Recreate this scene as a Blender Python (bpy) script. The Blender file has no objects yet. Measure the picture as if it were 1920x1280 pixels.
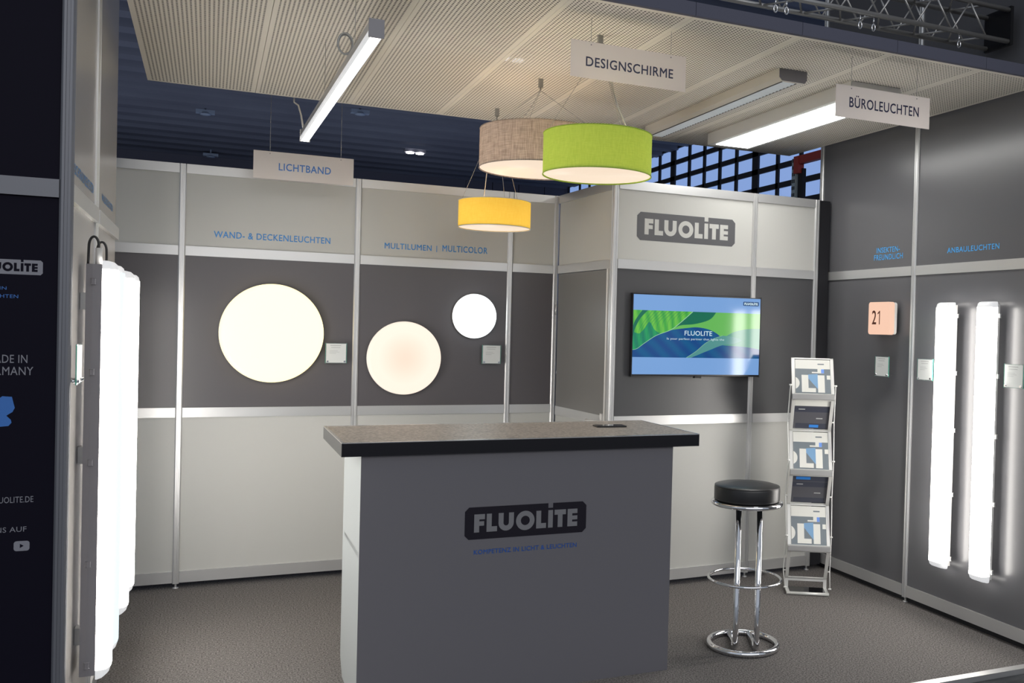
import bpy, bmesh, math, random
from mathutils import Vector, Matrix
random.seed(7)
PI = math.pi
SC = bpy.context.scene
COL = SC.collection

# ------------------------------------------------------------------ camera
YAW, PITCH, ROLL = .4185, -.0141, .0259
FPX, PPX = 1736.8, 1163.0
CAM = Vector((.1511, -6.0114, 1.6019))
cy_, sy_ = math.cos(YAW), math.sin(YAW)
fw = Vector((sy_*math.cos(PITCH), cy_*math.cos(PITCH), math.sin(PITCH)))
rt0 = Vector((cy_, -sy_, 0))
up0 = rt0.cross(fw)
rt = rt0*math.cos(ROLL) + up0*math.sin(ROLL)
up = up0*math.cos(ROLL) - rt0*math.sin(ROLL)
cam_data = bpy.data.cameras.new('camera')
cam = bpy.data.objects.new('camera', cam_data)
COL.objects.link(cam)
cam.matrix_world = Matrix(((rt.x, up.x, -fw.x, CAM.x), (rt.y, up.y, -fw.y, CAM.y), (rt.z, up.z, -fw.z, CAM.z), (0, 0, 0, 1)))
cam_data.sensor_width = 36.0
cam_data.lens = FPX/1920*36
cam_data.shift_x = -(PPX-960)/1920
cam_data.clip_start = .05
cam_data.clip_end = 300
SC.camera = cam

# ------------------------------------------------------------------ world, view
world = bpy.data.worlds.new('hall_ambient')
SC.world = world
world.use_nodes = True
bgn = world.node_tree.nodes['Background']
bgn.inputs[0].default_value = (.80, .88, 1.0, 1)
bgn.inputs[1].default_value = .48
SC.view_settings.view_transform = 'Standard'
SC.view_settings.look = 'None'
SC.view_settings.gamma = 1
SC.view_settings.use_curve_mapping = False
SC.view_settings.exposure = 0.0

def area_light(name, loc, rot, sx, sy, power, color):
    l = bpy.data.lights.new(name, 'AREA'); l.shape = 'RECTANGLE'; l.size = sx; l.size_y = sy
    l.energy = power; l.color = color
    o = bpy.data.objects.new(name, l); COL.objects.link(o); o.location = loc; o.rotation_euler = rot
    return o
# unseen fill light added in front of the booth, brightens signs and upper walls
area_light('front_fill', (1.5, -10.5, 4.4), (math.radians(76), 0, 0), 9, 2.5, 170, (1, .97, .93))
# added unseen fill standing for other booths' glow, thrown up at the roof
area_light('roof_fill', (0, 14, 2.2), (PI, 0, 0), 20, 14, 430, (.72, .80, 1))

# ------------------------------------------------------------------ materials
def lin(c):
    return tuple(((x/255)/12.92 if x/255 <= .04045 else ((x/255+.055)/1.055)**2.4) for x in c)
MATS = {}
def mat(name, rgb=None, rough=.5, metal=0, spec=.5, emit=None, estr=0, lincol=None, coat=0, trans=0):
    m = bpy.data.materials.new(name); m.use_nodes = True
    b = m.node_tree.nodes['Principled BSDF']
    c = lincol if lincol else lin(rgb)
    b.inputs['Base Color'].default_value = (*c, 1)
    b.inputs['Roughness'].default_value = rough
    b.inputs['Metallic'].default_value = metal
    b.inputs['Specular IOR Level'].default_value = spec
    if coat:
        b.inputs['Coat Weight'].default_value = coat
        b.inputs['Coat Roughness'].default_value = .05
    if emit:
        b.inputs['Emission Color'].default_value = (*emit, 1)
        b.inputs['Emission Strength'].default_value = estr
    if trans: b.inputs['Transmission Weight'].default_value = trans
    MATS[name] = m
    return m
def nd(m, t, **kw):
    n = m.node_tree.nodes.new(t)
    for k, v in kw.items():
        if k in n.inputs: n.inputs[k].default_value = v
        else: setattr(n, k, v)
    return n
def ln(m, a, b): m.node_tree.links.new(a, b)
def bsdf(m): return m.node_tree.nodes['Principled BSDF']
def noise_color(m, scale, c1, c2, detail=3, lo=.35, hi=.65, bump=0):
    tc = nd(m, 'ShaderNodeTexCoord'); n = nd(m, 'ShaderNodeTexNoise', Scale=scale, Detail=detail)
    r = nd(m, 'ShaderNodeValToRGB')
    r.color_ramp.elements[0].position = lo; r.color_ramp.elements[1].position = hi
    r.color_ramp.elements[0].color = (*c1, 1); r.color_ramp.elements[1].color = (*c2, 1)
    ln(m, tc.outputs['Object'], n.inputs['Vector']); ln(m, n.outputs['Fac'], r.inputs['Fac'])
    ln(m, r.outputs['Color'], bsdf(m).inputs['Base Color'])
    if bump:
        b = nd(m, 'ShaderNodeBump', Strength=bump, Distance=.004)
        ln(m, n.outputs['Fac'], b.inputs['Height']); ln(m, b.outputs['Normal'], bsdf(m).inputs['Normal'])
    return m

M_ALU = mat('brushed_aluminium', lincol=(.66, .66, .66), rough=.34, metal=.65)
M_ALUD = mat('shaded_aluminium', lincol=(.20, .205, .23), rough=.5, metal=.5)  # same aluminium, darkened to stand for dim light on the front-left wall
M_WHITE = mat('light_grey_panel', lincol=(.52, .52, .495), rough=.42, spec=.35)
M_DARK = mat('anthracite_panel', lincol=(.100, .093, .100), rough=.30, spec=.5)
M_DARKW = mat('anthracite_side_panel', lincol=(.125, .125, .135), rough=.27, spec=.5)
M_DARKB = mat('anthracite_cabin_panel', lincol=(.075, .075, .080), rough=.33, spec=.5)
M_LEFTW = mat('sheen_tinted_panel', lincol=(.42, .395, .38), rough=.27, spec=.6)  # base colour lightened to stand in for the ceiling's reflection
M_BLUER = mat('brightened_blue_vinyl', lincol=(.08, .46, .98), rough=.5)  # blue vinyl, colour raised to offset weak light on the right wall
M_POSTER = mat('black_poster_panel', lincol=(.0085, .0075, .016), rough=.6, spec=.08)
M_GAP = mat('black_gap', lincol=(.012, .012, .016), rough=.7)
M_BLUE = mat('blue_vinyl', lincol=lin((70, 145, 215)), rough=.5)
M_BLUED = mat('blue_vinyl_dark', lincol=lin((60, 120, 200)), rough=.5)
M_NAVY = mat('navy_print', lincol=lin((22, 28, 72)), rough=.4)
M_SIGN = mat('sign_white', lincol=(.90, .86, .84), rough=.16, spec=.5)
_t = nd(M_SIGN, 'ShaderNodeBsdfTranslucent'); _t.inputs['Color'].default_value = (.94, .89, .86, 1)
_x = nd(M_SIGN, 'ShaderNodeMixShader'); _x.inputs[0].default_value = .6
ln(M_SIGN, bsdf(M_SIGN).outputs[0], _x.inputs[1]); ln(M_SIGN, _t.outputs[0], _x.inputs[2]); ln(M_SIGN, _x.outputs[0], M_SIGN.node_tree.nodes['Material Output'].inputs['Surface'])
M_PRINTGREY = mat('grey_logo_print', lincol=(.10, .10, .108), rough=.45)
M_WHITEPRINT = mat('white_print', lincol=(.27, .27, .31), rough=.5)
M_CHROME = mat('chrome', lincol=(.80, .80, .82), rough=.06, metal=1)
M_LEATHER = mat('black_leather', lincol=(.022, .021, .022), rough=.34, spec=.6)
M_PLASTIC = mat('white_plastic', lincol=(.72, .71, .69), rough=.4)
M_GREYPL = mat('grey_plastic', lincol=(.26, .25, .27), rough=.45)
M_BLACK = mat('black_plastic', lincol=(.012, .012, .014), rough=.3)
M_GLOSSBLK = mat('black_glass', lincol=(.01, .01, .012), rough=.05, spec=.6)
M_CREAM = mat('cream_metal_ceiling', lincol=(.86, .815, .735), rough=.5, spec=.3)
M_FASCIA = mat('blue_grey_fascia', lincol=(.112, .115, .155), rough=.7, spec=.1)
M_WIRE = mat('steel_wire', lincol=(.35, .35, .34), rough=.4, metal=.6)
M_CABLE = mat('clear_cable', lincol=(.55, .54, .52), rough=.3)
M_TRUSS = mat('truss_aluminium', lincol=(.50, .49, .48), rough=.32, metal=.7)
M_COUNTERF = mat('counter_front_grey', lincol=(.165, .16, .178), rough=.5, spec=.35)
M_COUNTERL = mat('counter_letter_grey', lincol=(.215, .215, .23), rough=.5)
M_COUNTERP = mat('counter_plate_black', lincol=(.014, .012, .020), rough=.6, spec=.2)
M_COUNTERS = mat('counter_side_white', lincol=(.34, .365, .37), rough=.4)
M_EDGE = mat('counter_edge_black', lincol=(.009, .008, .011), rough=.22, spec=.4)
M_EDGET = mat('counter_trim', lincol=(.75, .72, .68), rough=.25, metal=.9)
M_SIDETXT = mat('pale_grey_print', lincol=(.33, .35, .36), rough=.5)
M_RED = mat('red_steel', lincol=lin((178, 62, 50)), rough=.5)
M_GALV = mat('galvanised_steel', lincol=(.50, .58, .60), rough=.5, metal=.3)
M_RACKALU = mat('rack_silver', lincol=(.74, .74, .72), rough=.35, metal=.35)
M_RLIP = mat('rack_lip_grey', lincol=(.36, .36, .36), rough=.4, metal=.3)
M_ACRYL = mat('clear_acrylic', lincol=(.62, .74, .72), rough=.06, spec=.5, trans=.8)
M_ACRYEDGE = mat('green_acrylic_edge', lincol=(.10, .48, .36), rough=.2)
M_PAPER = mat('white_paper', lincol=(.68, .70, .69), rough=.35)
M_PAPERTXT = mat('pale_print', lincol=(.42, .43, .43), rough=.5)
M_PEACH = None

M_CARPET = noise_color(mat('grey_carpet', (110, 104, 100), rough=.95, spec=.1), 130, (.052, .048, .046), (.265, .248, .238), detail=5, lo=.30, hi=.70, bump=.6)
M_TOP = noise_color(mat('speckled_laminate', (160, 150, 140), rough=.45, spec=.4), 85, (.22, .19, .165), (.49, .44, .39), detail=4, lo=.33, hi=.67)
M_HALLFLOOR = noise_color(mat('dark_hall_floor', (40, 42, 46), rough=.18, spec=.5), 3, (.025, .027, .03), (.05, .052, .056))
M_HALLWALL = mat('dark_hall_panels', lincol=(.075, .075, .105), rough=.6)
M_ROOF = noise_color(mat('navy_roof_sheet', (40, 44, 70), rough=.7), .35, (.078, .084, .115), (.115, .125, .16), lo=.3, hi=.7)

# perforated ceiling sheet: square grid of round holes
M_PERF = bpy.data.materials.new('perforated_metal'); M_PERF.use_nodes = True
b = bsdf(M_PERF); b.inputs['Base Color'].default_value = (.86, .815, .735, 1); b.inputs['Roughness'].default_value = .5
b.inputs['Specular IOR Level'].default_value = .3
tc = nd(M_PERF, 'ShaderNodeTexCoord'); sp = nd(M_PERF, 'ShaderNodeSeparateXYZ'); ln(M_PERF, tc.outputs['Object'], sp.inputs[0])
def mth(m, op, a, bval=None, bsock=None):
    n = nd(m, 'ShaderNodeMath', operation=op)
    ln(m, a, n.inputs[0])
    if bsock is not None: ln(m, bsock, n.inputs[1])
    elif bval is not None: n.inputs[1].default_value = bval
    return n.outputs[0]
PITCH_H = .0175
sq = []
for ax in ('X', 'Y'):
    v = mth(M_PERF, 'MULTIPLY', sp.outputs[ax], 1/PITCH_H)
    v = mth(M_PERF, 'FRACT', v)
    v = mth(M_PERF, 'SUBTRACT', v, .5)
    sq.append(mth(M_PERF, 'MULTIPLY', v, bsock=v))
d2 = mth(M_PERF, 'ADD', sq[0], bsock=sq[1])
hole = mth(M_PERF, 'LESS_THAN', d2, .262**2)
mx = nd(M_PERF, 'ShaderNodeMixShader'); tr0 = nd(M_PERF, 'ShaderNodeBsdfTransparent'); tr1 = nd(M_PERF, 'ShaderNodeBsdfDiffuse'); tr1.inputs[0].default_value = (.05, .045, .04, 1)
tr = nd(M_PERF, 'ShaderNodeMixShader'); tr.inputs[0].default_value = .10; ln(M_PERF, tr1.outputs[0], tr.inputs[1]); ln(M_PERF, tr0.outputs[0], tr.inputs[2])
ln(M_PERF, hole, mx.inputs[0]); ln(M_PERF, b.outputs[0], mx.inputs[1]); ln(M_PERF, tr.outputs[0], mx.inputs[2])
ln(M_PERF, mx.outputs[0], M_PERF.node_tree.nodes['Material Output'].inputs['Surface'])

def lamp_mat(name, col, strength, base=(.06, .06, .06)):
    return mat(name, lincol=base, rough=.4, emit=col, estr=strength)
M_TUBE = lamp_mat('tube_lens', (1, .96, .90), 16)
M_TUBEC = lamp_mat('cool_tube_lens', (.76, .92, 1.0), 1.15)
M_TUBEEND = mat('tube_lens_end', lincol=(.5, .5, .5), rough=.4, emit=(.97, .98, 1), estr=.55)
M_STRIP = lamp_mat('strip_lens', (.97, .98, 1.0), 8)
M_OFFICE = lamp_mat('office_panel', (1, .99, .96), 14)
M_D1 = lamp_mat('large_disc_lens', (2.1, 1.7, .82), 1)
M_D2 = lamp_mat('peach_disc_lens', (1, .80, .64), 1.25)
M_D3 = lamp_mat('cool_disc_lens', (.90, .99, 1.0), 3.0)
M_DIFF = lamp_mat('warm_diffuser', (.96, .775, .60), .97, (.03, .03, .03))
M_N21 = lamp_mat('house_number_lens', (.93, .58, .42), .98, (.05, .05, .05))
M_HALLLAMP = lamp_mat('hall_lamp_on', (.95, .93, 1), 9)
M_HALLOFF = mat('hall_lamp_off', lincol=(.24, .29, .37), rough=.4)
M_GLASS = mat('daylight_pane', lincol=(.1, .12, .15), rough=.15, emit=(.225, .345, .66), estr=1.0)

def fabric(name, c1, c2, scale=(60, 60, 9), tr_w=.45):
    m = bpy.data.materials.new(name); m.use_nodes = True
    bs = bsdf(m); bs.inputs['Roughness'].default_value = .85; bs.inputs['Specular IOR Level'].default_value = .15
    tc = nd(m, 'ShaderNodeTexCoord'); mp = nd(m, 'ShaderNodeMapping'); mp.inputs['Scale'].default_value = scale
    n1 = nd(m, 'ShaderNodeTexNoise', Scale=3.0, Detail=4); mp2 = nd(m, 'ShaderNodeMapping'); mp2.inputs['Scale'].default_value = (scale[2], scale[2], scale[0]*2)
    n2 = nd(m, 'ShaderNodeTexNoise', Scale=3.0, Detail=4)
    ln(m, tc.outputs['Object'], mp.inputs['Vector']); ln(m, mp.outputs[0], n1.inputs['Vector'])
    ln(m, tc.outputs['Object'], mp2.inputs['Vector']); ln(m, mp2.outputs[0], n2.inputs['Vector'])
    ad = mth(m, 'ADD', n1.outputs['Fac'], bsock=n2.outputs['Fac'])
    r = nd(m, 'ShaderNodeValToRGB'); r.color_ramp.elements[0].position = .38; r.color_ramp.elements[1].position = .62
    r.color_ramp.elements[0].color = (*c1, 1); r.color_ramp.elements[1].color = (*c2, 1)
    h = mth(m, 'MULTIPLY', ad, .5); ln(m, h, r.inputs['Fac'])
    ln(m, r.outputs['Color'], bs.inputs['Base Color'])
    t = nd(m, 'ShaderNodeBsdfTranslucent'); ln(m, r.outputs['Color'], t.inputs['Color'])
    mx = nd(m, 'ShaderNodeMixShader'); mx.inputs[0].default_value = tr_w
    ln(m, bs.outputs[0], mx.inputs[1]); ln(m, t.outputs[0], mx.inputs[2])
    ln(m, mx.outputs[0], m.node_tree.nodes['Material Output'].inputs['Surface'])
    return m
M_GREEN = fabric('green_fabric', lin((176, 206, 88)), lin((190, 216, 98)), tr_w=.32)
M_YELLOW = fabric('yellow_fabric', lin((252, 216, 92)), lin((255, 224, 104)), tr_w=.35)
M_GREYF = fabric('grey_linen', lin((156, 140, 130)), lin((212, 198, 188)), scale=(90, 90, 6), tr_w=.35)

# ------------------------------------------------------------------ mesh builder
class MB:
    def __init__(s): s.bm = bmesh.new(); s.mi = 0
    def face(s, pts):
        vs = [s.bm.verts.new(p) for p in pts]
        f = s.bm.faces.new(vs); f.material_index = s.mi
        return f
    def box(s, x0, x1, y0, y1, z0, z1, bev=0):
        g = bmesh.ops.create_cube(s.bm, size=1)
        for v in g['verts']:
            v.co = Vector(((x0+x1)/2+v.co.x*(x1-x0), (y0+y1)/2+v.co.y*(y1-y0), (z0+z1)/2+v.co.z*(z1-z0)))
        fs = {f for v in g['verts'] for f in v.link_faces}
        for f in fs: f.material_index = s.mi
        if bev:
            es = {e for v in g['verts'] for e in v.link_edges}
            r = bmesh.ops.bevel(s.bm, geom=list(es), offset=bev, segments=2, affect='EDGES', profile=.5)
            for f in r['faces']: f.material_index = s.mi
        return s
    def obox(s, c, u, v, w, a, b_, c_, bev=0):
        """box centred at c with half sizes a,b_,c_ along unit vectors u,v,w"""
        c, u, v, w = map(Vector, (c, u, v, w))
        g = bmesh.ops.create_cube(s.bm, size=2)
        for q in g['verts']:
            q.co = c + u*(q.co.x*a) + v*(q.co.y*b_) + w*(q.co.z*c_)
        for f in {f for q in g['verts'] for f in q.link_faces}: f.material_index = s.mi
        if bev:
            es = {e for q in g['verts'] for e in q.link_edges}
            bmesh.ops.bevel(s.bm, geom=list(es), offset=bev, segments=2, affect='EDGES', profile=.5)
        return s
    def tube(s, pts, r, n=10, closed=False, caps=True):
        pts = [Vector(p) for p in pts]; m = len(pts); rings = []
        ref = None
        for i, p in enumerate(pts):
            if closed: t = pts[(i+1) % m]-pts[i-1]
            else: t = pts[min(i+1, m-1)]-pts[max(i-1, 0)]
            t.normalize()
            if ref is None:
                ref = Vector((0, 0, 1)) if abs(t.z) < .9 else Vector((1, 0, 0))
            a = (ref - t*ref.dot(t)).normalized(); b2 = t.cross(a); ref = a
            rr = r[i] if isinstance(r, (list, tuple)) else r
            rings.append([s.bm.verts.new(p + a*(rr*math.cos(2*PI*k/n)) + b2*(rr*math.sin(2*PI*k/n))) for k in range(n)])
        rng = range(m) if closed else range(m-1)
        for i in rng:
            A, B = rings[i], rings[(i+1) % m]
            for k in range(n):
                f = s.bm.faces.new((A[k], A[(k+1) % n], B[(k+1) % n], B[k])); f.smooth = True; f.material_index = s.mi
        if caps and not closed:
            for R_ in (rings[0], rings[-1]):
                f = s.bm.faces.new(R_); f.material_index = s.mi
        return s
    def ring(s, c, R, r, n=48, k=10):
        return s.tube([(c[0]+R*math.cos(2*PI*i/n), c[1]+R*math.sin(2*PI*i/n), c[2]) for i in range(n)], r, k, closed=True)
    def lathe(s, c, prof, n=48, axis='z', smooth=True):
        rings = []
        for (r, h) in prof:
            rg = []
            for i in range(n):
                a = 2*PI*i/n
                if axis == 'z': p = (c[0]+r*math.cos(a), c[1]+r*math.sin(a), c[2]+h)
                elif axis == 'y': p = (c[0]+r*math.cos(a), c[1]+h, c[2]+r*math.sin(a))
                else: p = (c[0]+h, c[1]+r*math.cos(a), c[2]+r*math.sin(a))
                rg.append(s.bm.verts.new(p))
            rings.append(rg)
        for A, B in zip(rings, rings[1:]):
            for k in range(n):
                f = s.bm.faces.new((A[k], A[(k+1) % n], B[(k+1) % n], B[k])); f.smooth = smooth; f.material_index = s.mi
        for R_, (r, h) in ((rings[0], prof[0]), (rings[-1], prof[-1])):
            if r > 1e-5:
                f = s.bm.faces.new(R_); f.material_index = s.mi
        return s
    def prism(s, poly, o, u, v, d):
        """poly (2D) laid at o with axes u,v, extruded by vector d"""
        o, u, v, d = map(Vector, (o, u, v, d))
        A = [s.bm.verts.new(o+u*p[0]+v*p[1]) for p in poly]
        B = [s.bm.verts.new(o+u*p[0]+v*p[1]+d) for p in poly]
        n = len(poly); fs = [s.bm.faces.new(A), s.bm.faces.new(B[::-1])]
        for k in range(n): fs.append(s.bm.faces.new((A[k], B[k], B[(k+1) % n], A[(k+1) % n])))
        for f in fs: f.material_index = s.mi
        return s
    def flat(s, poly, o, u, v):
        o, u, v = map(Vector, (o, u, v))
        return s.face([o+u*p[0]+v*p[1] for p in poly])
    def mesh(s, me, M):
        n0 = len(s.bm.verts)
        s.bm.from_mesh(me); s.bm.verts.ensure_lookup_table()
        for q in s.bm.verts[n0:]: q.co = M @ q.co
        return s

WORLDM = {}
def obj(name, mb, mats, parent=None, local=False):
    if not isinstance(mats, (list, tuple)): mats = [mats]
    bmesh.ops.recalc_face_normals(mb.bm, faces=mb.bm.faces)
    if parent is not None and not local:
        mb.bm.transform(WORLDM[parent.name].inverted())
    me = bpy.data.meshes.new(name); mb.bm.to_mesh(me); mb.bm.free()
    for m in mats: me.materials.append(m)
    o = bpy.data.objects.new(name, me); COL.objects.link(o)
    if parent is not None:
        o.parent = parent; WORLDM[o.name] = WORLDM[parent.name]
    else: WORLDM[o.name] = Matrix.Identity(4)
    return o
def thing(name, label, cat, loc=(0, 0, 0), rz=0, group=None):
    o = bpy.data.objects.new(name, None); COL.objects.link(o)
    o.location = loc; o.rotation_euler = (0, 0, rz); o.empty_display_size = .1
    WORLDM[o.name] = Matrix.Translation(loc) @ Matrix.Rotation(rz, 4, 'Z')
    o['label'] = label; o['category'] = cat; o['kind'] = 'thing'
    if group: o['group'] = group
    return o
def tag(o, label, cat, group=None):
    o['label'] = label; o['category'] = cat; o['kind'] = 'thing'
    if group: o['group'] = group
    return o
def struct(name, label, cat, loc=(0, 0, 0)):
    o = thing(name, label, cat, loc); o['kind'] = 'structure'; return o
def kids(o): return [c for c in bpy.data.objects if c.parent == o]
def dup(root, loc, rz=None, label=None, group=None):
    def cp(o, par):
        c = o.copy(); COL.objects.link(c)
        if par is not None: c.parent = par
        return c
    r = cp(root, None); r.location = loc
    if rz is not None: r.rotation_euler = (0, 0, rz)
    WORLDM[r.name] = Matrix.Translation(loc) @ Matrix.Rotation(rz or 0, 4, 'Z')
    if label: r['label'] = label
    if group: r['group'] = group
    for ch in kids(root):
        c = cp(ch, r); WORLDM[c.name] = WORLDM[r.name]
        for g in kids(ch): WORLDM[cp(g, c).name] = WORLDM[r.name]
    return r

# ------------------------------------------------------------------ lettering
def text_mesh(s, spacing=1.0):
    cu = bpy.data.curves.new('lettering', 'FONT'); cu.body = s; cu.resolution_u = 3; cu.space_character = spacing
    o = bpy.data.objects.new('lettering', cu); COL.objects.link(o)
    dg = bpy.context.evaluated_depsgraph_get()
    me = bpy.data.meshes.new_from_object(o.evaluated_get(dg))
    bpy.data.objects.remove(o); bpy.data.curves.remove(cu)
    return me
def letters(mb, s, o, u, v, x0, x1, z0, z1, spacing=1.05, bold=0):
    """text fitted in the rectangle x0..x1, z0..z1 of the plane (o,u,v)"""
    me = text_mesh(s, spacing)
    xs = [q.co.x for q in me.vertices]; ys = [q.co.y for q in me.vertices]
    ax, bx_, ay, by = min(xs), max(xs), min(ys), max(ys)
    o, u, v = Vector(o), Vector(u), Vector(v); w = u.cross(v)
    L = Matrix(((u.x, v.x, w.x, o.x), (u.y, v.y, w.y, o.y), (u.z, v.z, w.z, o.z), (0, 0, 0, 1)))
    sx, sz = (x1-x0)/(bx_-ax), (z1-z0)/(by-ay)
    F = Matrix.Translation((x0, z0, 0)) @ Matrix.Diagonal((sx, sz, 1, 1)) @ Matrix.Translation((-ax, -ay, 0))
    mb.mesh(me, L @ F)
    if bold:
        for dx, dz in ((bold, 0), (0, bold), (bold, bold)):
            mb.mesh(me, Matrix.Translation(u*dx+v*dz+w*(-.0002)) @ L @ F)
    bpy.data.meshes.remove(me)
    return mb
def R4(x0, x1, z0, z1): return [(x0, z0), (x1, z0), (x1, z1), (x0, z1)]
LW, LH = .558, .139
def logo_plate(mb, o, u, v, x0, z0, w, h):
    k, q = w/LW, h/LH; c = .018
    P = [(c, 0), (LW-c, 0), (LW, c), (LW, LH-c), (LW-c, LH), (.3985, LH), (.3985, LH-.021), (.3765, LH-.021), (.3765, LH), (c, LH), (0, LH-c), (0, c)]
    mb.flat([(x0+a*k, z0+b_*q) for a, b_ in P], o, u, v)
def logo_letters(mb, o, u, v, x0, z0, w, h):
    k, q = w/LW, h/LH; t = .0225; B, T = .030, .108
    def rc(a, b_, c, d): mb.flat([(x0+p[0]*k, z0+p[1]*q) for p in R4(a, b_, c, d)], o, u, v)
    def F_(x, wd): rc(x, x+t, B, T); rc(x+t, x+wd, T-t, T); rc(x+t, x+wd-.003, .058, .058+t*.85)
    def L_(x, wd): rc(x, x+t, B, T); rc(x+t, x+wd, B, B+t)
    F_(.041, .047); L_(.096, .047)
    # U
    n = 12; cx, r1 = .1835, .0345; r0 = r1-t; cz = B+r1
    for sgn in (-1, 1): rc(cx+(sgn*(r1-t/2))-t/2, cx+(sgn*(r1-t/2))+t/2, cz, T)
    for i in range(n):
        a, b_ = PI+PI*i/n, PI+PI*(i+1)/n
        mb.flat([(x0+(cx+rr*math.cos(g))*k, z0+(cz+rr*math.sin(g))*q) for rr, g in ((r1, a), (r1, b_), (r0, b_), (r0, a))], o, u, v)
    # O
    n = 32; cx, cz, r1, r0 = .2705, .069, .0425, .0205
    for i in range(n):
        a, b_ = 2*PI*i/n, 2*PI*(i+1)/n
        mb.flat([(x0+(cx+rr*math.cos(g))*k, z0+(cz+rr*math.sin(g))*q) for rr, g in ((r1, a), (r1, b_), (r0, b_), (r0, a))], o, u, v)
    L_(.321, .046)
    rc(.3765, .3985, B, T)
    rc(.406, .460, T-t, T); rc(.433-t/2, .433+t/2, B, T-t)
    rc(.468, .468+t, B, T)
    for a, b_ in ((B, B+t*.9), (.0595, .0595+t*.8), (T-t*.9, T)): rc(.468+t, .515, a, b_)
Xv, Yv, Zv = Vector((1, 0, 0)), Vector((0, 1, 0)), Vector((0, 0, 1))

# ------------------------------------------------------------------ wall system
Z0 = (.0359, .1032); Z2 = (1.0116, 1.0687); Z1 = (1.9651, 2.0214); ZT = (2.4459, 2.5)
def post_mesh(mb, x, y, z0, z1, r=.0205, rot=0):
    h, c, g, dp = .0185, .006, .0055, .003
    q = [(-h+c, -h), (-g, -h), (-g+.001, -h+dp), (g-.001, -h+dp), (g, -h), (h-c, -h)]
    poly = []
    for k in range(4):
        a = rot + k*PI/2
        poly += [(px*math.cos(a)-py*math.sin(a), px*math.sin(a)+py*math.cos(a)) for px, py in q]
    mb.prism([tuple(p) for p in poly], (x, y, z0), Xv, Yv, (0, 0, z1-z0))
def foot_mesh(mb, x, y):
    mb.lathe((x, y, 0), [(.016, 0), (.016, .006), (.006, .008), (.006, .036)], n=14)
class Wall:
    """upright wall of posts, rails and panels. o: face origin, u: run direction, n: outward normal"""
    def __init__(s, name, label, o, u, n):
        s.o, s.u, s.n = Vector(o), Vector(u).normalized(), Vector(n).normalized()
        s.alu = M_ALU
        s.root = struct(name, label, 'wall', tuple(s.o)); s.rot = math.atan2(s.u.y, s.u.x)
    def P(s, a, d, z): return s.o + s.u*a + s.n*d + Zv*z     # d>0 outward of the face
    def post(s, a, z1=2.5, z0=.0, foot=True):
        mb = MB(); p = s.P(a, -.0195, 0); post_mesh(mb, p.x, p.y, .03, z1, rot=s.rot)
        o = obj('post', mb, s.alu, s.root)
        if foot:
            mb = MB(); foot_mesh(mb, p.x, p.y); obj('levelling_foot', mb, M_ALU, o)
    def bar(s, name, a0, a1, d0, d1, z0, z1, m):
        mb = MB(); c = (s.P(a0, d0, z0)+s.P(a1, d1, z1))/2
        mb.obox(c, s.u, s.n, Zv, abs(a1-a0)/2, abs(d1-d0)/2, abs(z1-z0)/2)
        return obj(name, mb, m, s.root)
    def rail(s, a0, a1, z, ledge=0): return s.bar('rail', a0+.019, a1-.019, -.036, -.003+ledge, z[0], z[1], s.alu)
    def panel(s, a0, a1, z0, z1, m): return s.bar('panel', a0+.016, a1-.016, -.024, -.013, z0-.006, z1+.006, m)
    def letter(s, name, txt, a0, a1, z0, z1, m, d=-.0125, spacing=1.08, bold=.0012, parent=None):
        mb = MB(); letters(mb, txt, s.P(0, d+.0006, 0), s.u, Zv, a0, a1, z0, z1, spacing, bold)
        return obj(name, mb, m, s.root)

# floor and hall
mb = MB(); mb.box(-14, 4.6, -2.69, 8, -.05, 0)
floor = obj('floor', mb, M_CARPET); tag(floor, 'grey brown speckled carpet of the booth', 'floor'); floor['kind'] = 'structure'
mb = MB(); mb.box(-14, 4.6, -2.735, -2.691, -.05, .004)
e = obj('trim_1', mb, M_ALU); tag(e, 'aluminium edge strip along the front of the carpet', 'trim'); e['kind'] = 'structure'
mb = MB(); mb.box(-30, 30, -40, 40, -.12, -.06)
mb2 = obj('ground', mb, M_HALLFLOOR); tag(mb2, 'dark glossy hall floor in front of the carpet edge', 'floor'); mb2['kind'] = 'structure'
mb = MB(); mb.box(2.2, 14, -6.5, -2.737, -.06, -.022)
for k in range(6): mb.box(2.4+k*.9, 2.404+k*.9, -6.5, -2.737, -.03, -.0215)
pl = obj('ground', mb, M_HALLFLOOR); tag(pl, 'dark glossy floor plates beside the carpet edge at bottom right corner', 'floor'); pl['kind'] = 'structure'

# back wall
W = Wall('wall_back', 'back wall of white and anthracite panels in aluminium frames', (0, 0, 0), Xv, -Yv)
PX = [-1.0, 0.0, 1.0, 2.0, 2.3284]
for a in PX: W.post(a)
for a0, a1 in zip(PX, PX[1:]):
    for z in (Z0, Z2, Z1, ZT): W.rail(a0, a1, z)
    W.panel(a0, a1, Z0[1], Z2[0], M_WHITE); W.panel(a0, a1, Z2[1], Z1[0], M_DARK); W.panel(a0, a1, Z1[1], ZT[0], M_WHITE)
W.letter('lettering', 'WAND- & DECKENLEUCHTEN', .17, .834, 2.080, 2.118, M_BLUE)
W.letter('lettering', 'MULTILUMEN', 1.168, 1.468, 2.073, 2.109, M_BLUE)
W.bar('lettering', 1.5005, 1.5045, -.0125, -.0115, 2.068, 2.110, M_BLUE)
W.letter('lettering', 'MULTICOLOR', 1.540, 1.842, 2.075, 2.116, M_BLUE)

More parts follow.
